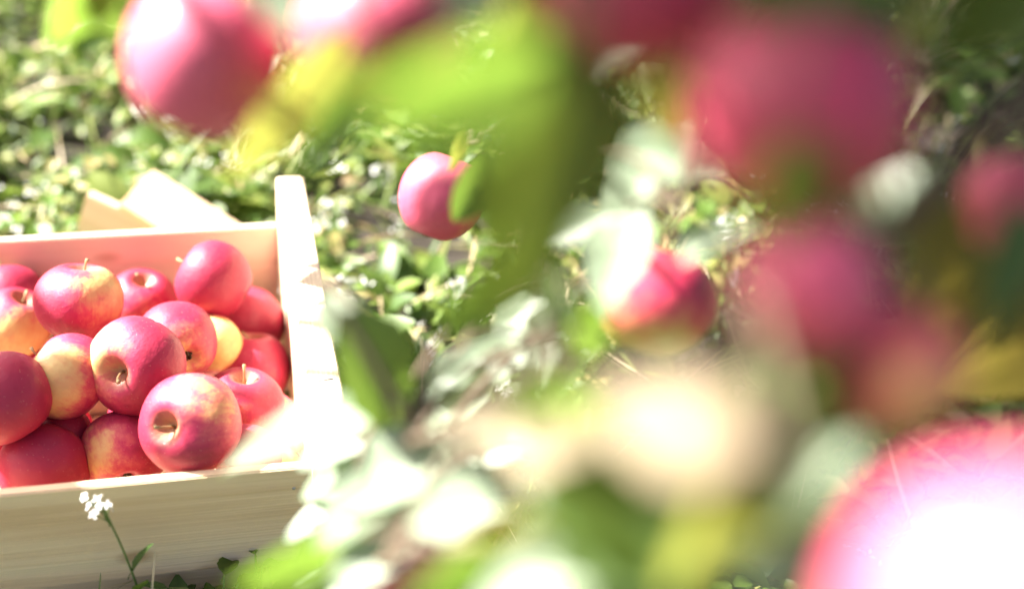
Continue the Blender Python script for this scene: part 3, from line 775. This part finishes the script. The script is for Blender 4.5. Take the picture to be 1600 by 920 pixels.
def grass():
    for n, box, s in zones(22000, 12000):
        x, y = scatter(n, box, lambda a, b: np.clip(vnoise(a * 5, b * 5, 31) * 1.6 - .3, .08, 1) * bare(a, b)); k = len(x)
        ln = rng.uniform(.05, .14, k) * s
        yield blades('grass', x, y, soil_h(x, y) - .004, ln, rng.uniform(.0012, .0028, k) * s, rng.uniform(0, 6.283, k), rng.uniform(.35, 1.45, k), rng.uniform(.2, 1.9, k), rng.normal(0, .5, k), M['grass'], 5)
def straw():
    x, y = scatter(4200, NEAR, lambda a, b: np.clip(vnoise(a * 4, b * 4, 41) * 1.7 - .35, .05, 1) * bare(a, b)); k = len(x)
    ln = rng.uniform(.04, .15, k)
    yield blades('straw', x, y, soil_h(x, y) + rng.uniform(.002, .055, k), ln, rng.uniform(.0008, .0022, k), rng.uniform(0, 6.283, k), rng.normal(.05, .28, k), rng.normal(.1, .5, k), rng.normal(0, .6, k), M['straw'], 4)
def fallen():
    x, y = scatter(420, NEAR); k = len(x); ln = rng.uniform(.025, .055, k)
    yield blades('fallen_leaves', x, y, soil_h(x, y) + rng.uniform(.01, .05, k), ln, ln * rng.uniform(.22, .34, k), rng.uniform(0, 6.283, k), rng.normal(.1, .35, k), rng.normal(.5, .8, k), rng.normal(0, .5, k), M['straw'], 4, True)
def petals():
    x, y = scatter(900, NEAR, lambda a, b: np.clip(vnoise(a * 7, b * 7, 51) * 2.6 - 1.1, .03, 1)); k = len(x)
    x = np.repeat(x, 6) + rng.normal(0, .006, k * 6); y = np.repeat(y, 6) + rng.normal(0, .006, k * 6); z = np.repeat(soil_h(x[::6], y[::6]) + rng.uniform(.05, .095, k), 6) + rng.normal(0, .005, k * 6)
    n = k * 6; yield blades('petals', x, y, z, rng.uniform(.004, .007, n), rng.uniform(.0018, .003, n), rng.uniform(0, 6.283, n), rng.uniform(-.3, 1.2, n), rng.uniform(0, 1, n), rng.normal(0, .4, n), M['petal'], 2, True)
stuff(fallen(), 'fallen_leaves', 'dry tan leaves lying among the weeds', 'leaves')
stuff(petals(), 'petals', 'tiny white flowers sprinkled through the weeds', 'flowers')
stuff(weeds(), 'weeds', 'low leafy green weeds covering the orchard floor', 'weeds')
stuff(foot_weeds(), 'weeds', 'low weeds crowding the foot of the crate front board', 'weeds')
stuff(big_weeds(), 'weeds', 'broad bright weed leaves scattered through the ground cover', 'weeds')
stuff(grass(), 'grass', 'thin green grass blades among the weeds', 'grass')
stuff(straw(), 'straw', 'pale dry grass stalks lying among the weeds', 'straw')

# ------------------------------------------------------------------ white flowers
def blossom_mesh(seed):
    r = random.Random(seed); V, Fc = [], []
    for k in range(4):
        a = math.pi / 2 * k + r.uniform(-.15, .15); ca, sa = math.cos(a), math.sin(a); n0 = len(V)
        for (u, w, z) in ((.05, 0, 0), (.5, .26, .10), (.95, .30, .12), (1.08, 0, .06), (.95, -.30, .12), (.5, -.26, .10)):
            V.append(Vector((u * ca - w * sa, u * sa + w * ca, z + r.uniform(-.04, .04))))
        Fc += [(n0, n0 + 1, n0 + 2, n0 + 3), (n0, n0 + 3, n0 + 4, n0 + 5)]
    tube(V, Fc, [(0, 0, -.5), (0, 0, .05)], [.10, .16], 5)
    return mesh_from(V, Fc, name='blossom')
def before_crate(x, y, gap):
    "where the view through a pixel meets the plane a little in front of the crate"
    o = CI @ CAM; d = CI.to_3x3() @ (px(x, y, 1) - CAM); return CRATE @ (o + d * ((-TB - gap - o.y) / d.y))
BM = [blossom_mesh(i) for i in range(3)]
for me in BM: me.materials.append(M['petal'])
WL = [leaf_mesh(30 + i, 6, 1, .2) for i in range(3)]
for me in WL: me.materials.append(M['leaf'])
def flower(head, root, nb, spread, bsize, label, leaves=3, side=None):
    root = Vector(root); head = Vector(head)
    t = empty('white_flower', root); tag(t, label, 'flower', 'white flowers in the weeds')
    h = head - root; bend = Vector((random.uniform(-.02, .02), random.uniform(-.02, .02), 0)) if side is None else side
    pts = spline([Vector((0, 0, -.01)), h * .5 + bend, h], 5); v, f = [], []
    tube(v, f, pts, list(np.linspace(.0014, .0008, len(pts))), 6)
    for i in range(nb):
        u = random.random(); a = random.uniform(0, 6.28); rr = spread * math.sqrt(random.random())
        p = h + Vector((rr * math.cos(a), rr * math.sin(a), spread * random.uniform(-1.5, .5)))
        tube(v, f, [h * (1 - .16 * random.random()), p], [.0006, .0004], 4)
        o = link('blossom', BM[i % 3], None, t)
        nrm = (p - h * .93).normalized() + Vector((random.uniform(-.4, .4), random.uniform(-.5, .2), .35))
        o.matrix_basis = Matrix.LocRotScale(p, nrm.to_track_quat('Z', 'Y') @ Quaternion((0, 0, 1), random.uniform(0, 6)), (1.0 * bsize * .85 * random.uniform(.8, 1.2),) * 3)
    link('stem', mesh_from(v, f), M['stalk'], t)
    for i in range(leaves):
        p = pts[int((.15 + .5 * i / max(1, leaves)) * len(pts))]; a = random.uniform(0, 6.28)
        o = link('leaf', WL[i % 3], None, t); s = random.uniform(.022, .036)
        o.matrix_basis = Matrix.LocRotScale(p, Quaternion((0, 0, 1), a) @ Quaternion((0, 1, 0), -random.uniform(.5, 1.1)), (s, s, s))
    return t
BC = lambda x, y, g: before_crate(x, y, g)
P = BC(155, 778, .03); Q = BC(243, 915, .03); flower(P, (Q.x, Q.y, 0), 15, .0115, .0036, 'white flower sprig standing in front of the crate front board', 4, Vector((.0, 0, .02)))
def field_flower(x, y, h, nb, spread, b, label, leaves=3):
    P = on_plane(x, y, h); flower(P, (P.x + random.uniform(-.02, .02), P.y + random.uniform(-.03, .02), 0), nb, spread, b, label, leaves)
field_flower(520, 322, .11, 12, .016, .0062, 'white flower cluster beside the top of the end panel')
field_flower(545, 442, .09, 9, .014, .0055, 'small white flower head halfway along the end panel')
field_flower(716, 443, .08, 9, .013, .0055, 'white flower head in the grass below the hanging pink apple')
field_flower(598, 258, .07, 9, .014, .0060, 'white flower head in the grass between crate and hanging apple')
field_flower(668, 524, .06, 11, .018, .0062, 'white flower patch low in the grass above the beige leaf')
field_flower(800, 612, .09, 10, .015, .0060, 'white flower head showing between the white leaves and cream leaf')
field_flower(1035, 155, .10, 12, .020, .0055, 'pale flower sprig below the red apple at the top edge', 5)
field_flower(1138, 338, .10, 10, .016, .0055, 'white flower sprig between the white leaf and the magenta apple', 4)
field_flower(1155, 425, .07, 7, .010, .0050, 'tiny white flower head left of the soft pink apple')
field_flower(1272, 828, .08, 6, .009, .0045, 'tiny white flower head beside the enormous apple at lower right')
field_flower(645, 690, .07, 9, .014, .0060, 'white flower head just right of the crate front corner')
field_flower(1500, 190, .08, 4, .010, .0050, 'few white petals in the dark gap at the far right')
# bright weed at the upper right
def leafy_weed(x, y, h, n_, size, label, kind='leaf_lime', spread=.03, gap=None):
    P = on_plane(x, y, h) if gap is None else before_crate(x, y, gap)
    h = P.z; root = Vector((P.x, P.y, 0)); t = empty('leafy_weed', root); tag(t, label, 'plant')
    v, f = [], []
    for i in range(n_):
        a = random.uniform(0, 6.28); hh = h * random.uniform(.6, 1.05)
        p = Vector((spread * random.uniform(.1, 1) * math.cos(a), spread * random.uniform(.1, 1) * math.sin(a), hh))
        tube(v, f, spline([(0, 0, -.01), (p.x * .2, p.y * .2, hh * .6), p], 4), list(np.linspace(.0015, .0008, 9)), 5)
        o = link('leaf', WL[i % 3] if kind == 'narrow' else leaf_variant(kind, i % 7), None, t); s = size * random.uniform(.75, 1.2)
        o.matrix_basis = Matrix.LocRotScale(p, Quaternion((0, 0, 1), a) @ Quaternion((0, 1, 0), random.uniform(-.5, .5)), (s, s, s))
    link('stem', mesh_from(v, f), M['stalk'], t)
leafy_weed(1515, 95, .12, 6, .055, 'bright green leafy weed sunlit in the dark upper right')
leafy_weed(60, 340, .08, 7, .045, 'bright leafy weed behind the crate back board at the left', 'leaf_lime', .05)
leafy_weed(400, 330, .07, 5, .035, 'leafy weed between the sunlit board and the end panel', 'leaf_lime', .04)
leafy_weed(270, 893, .05, 5, .024, 'thin leaved dark weed right of the flower sprig before the crate', 'narrow', .010, .02)
leafy_weed(400, 880, .06, 5, .014, 'small weed growing against the crate front board near its right end', 'leaf', .016, .015)
leafy_weed(345, 918, .06, 8, .028, 'low dark weed in shade below the crate front board', 'leaf_dark', .03, .03)
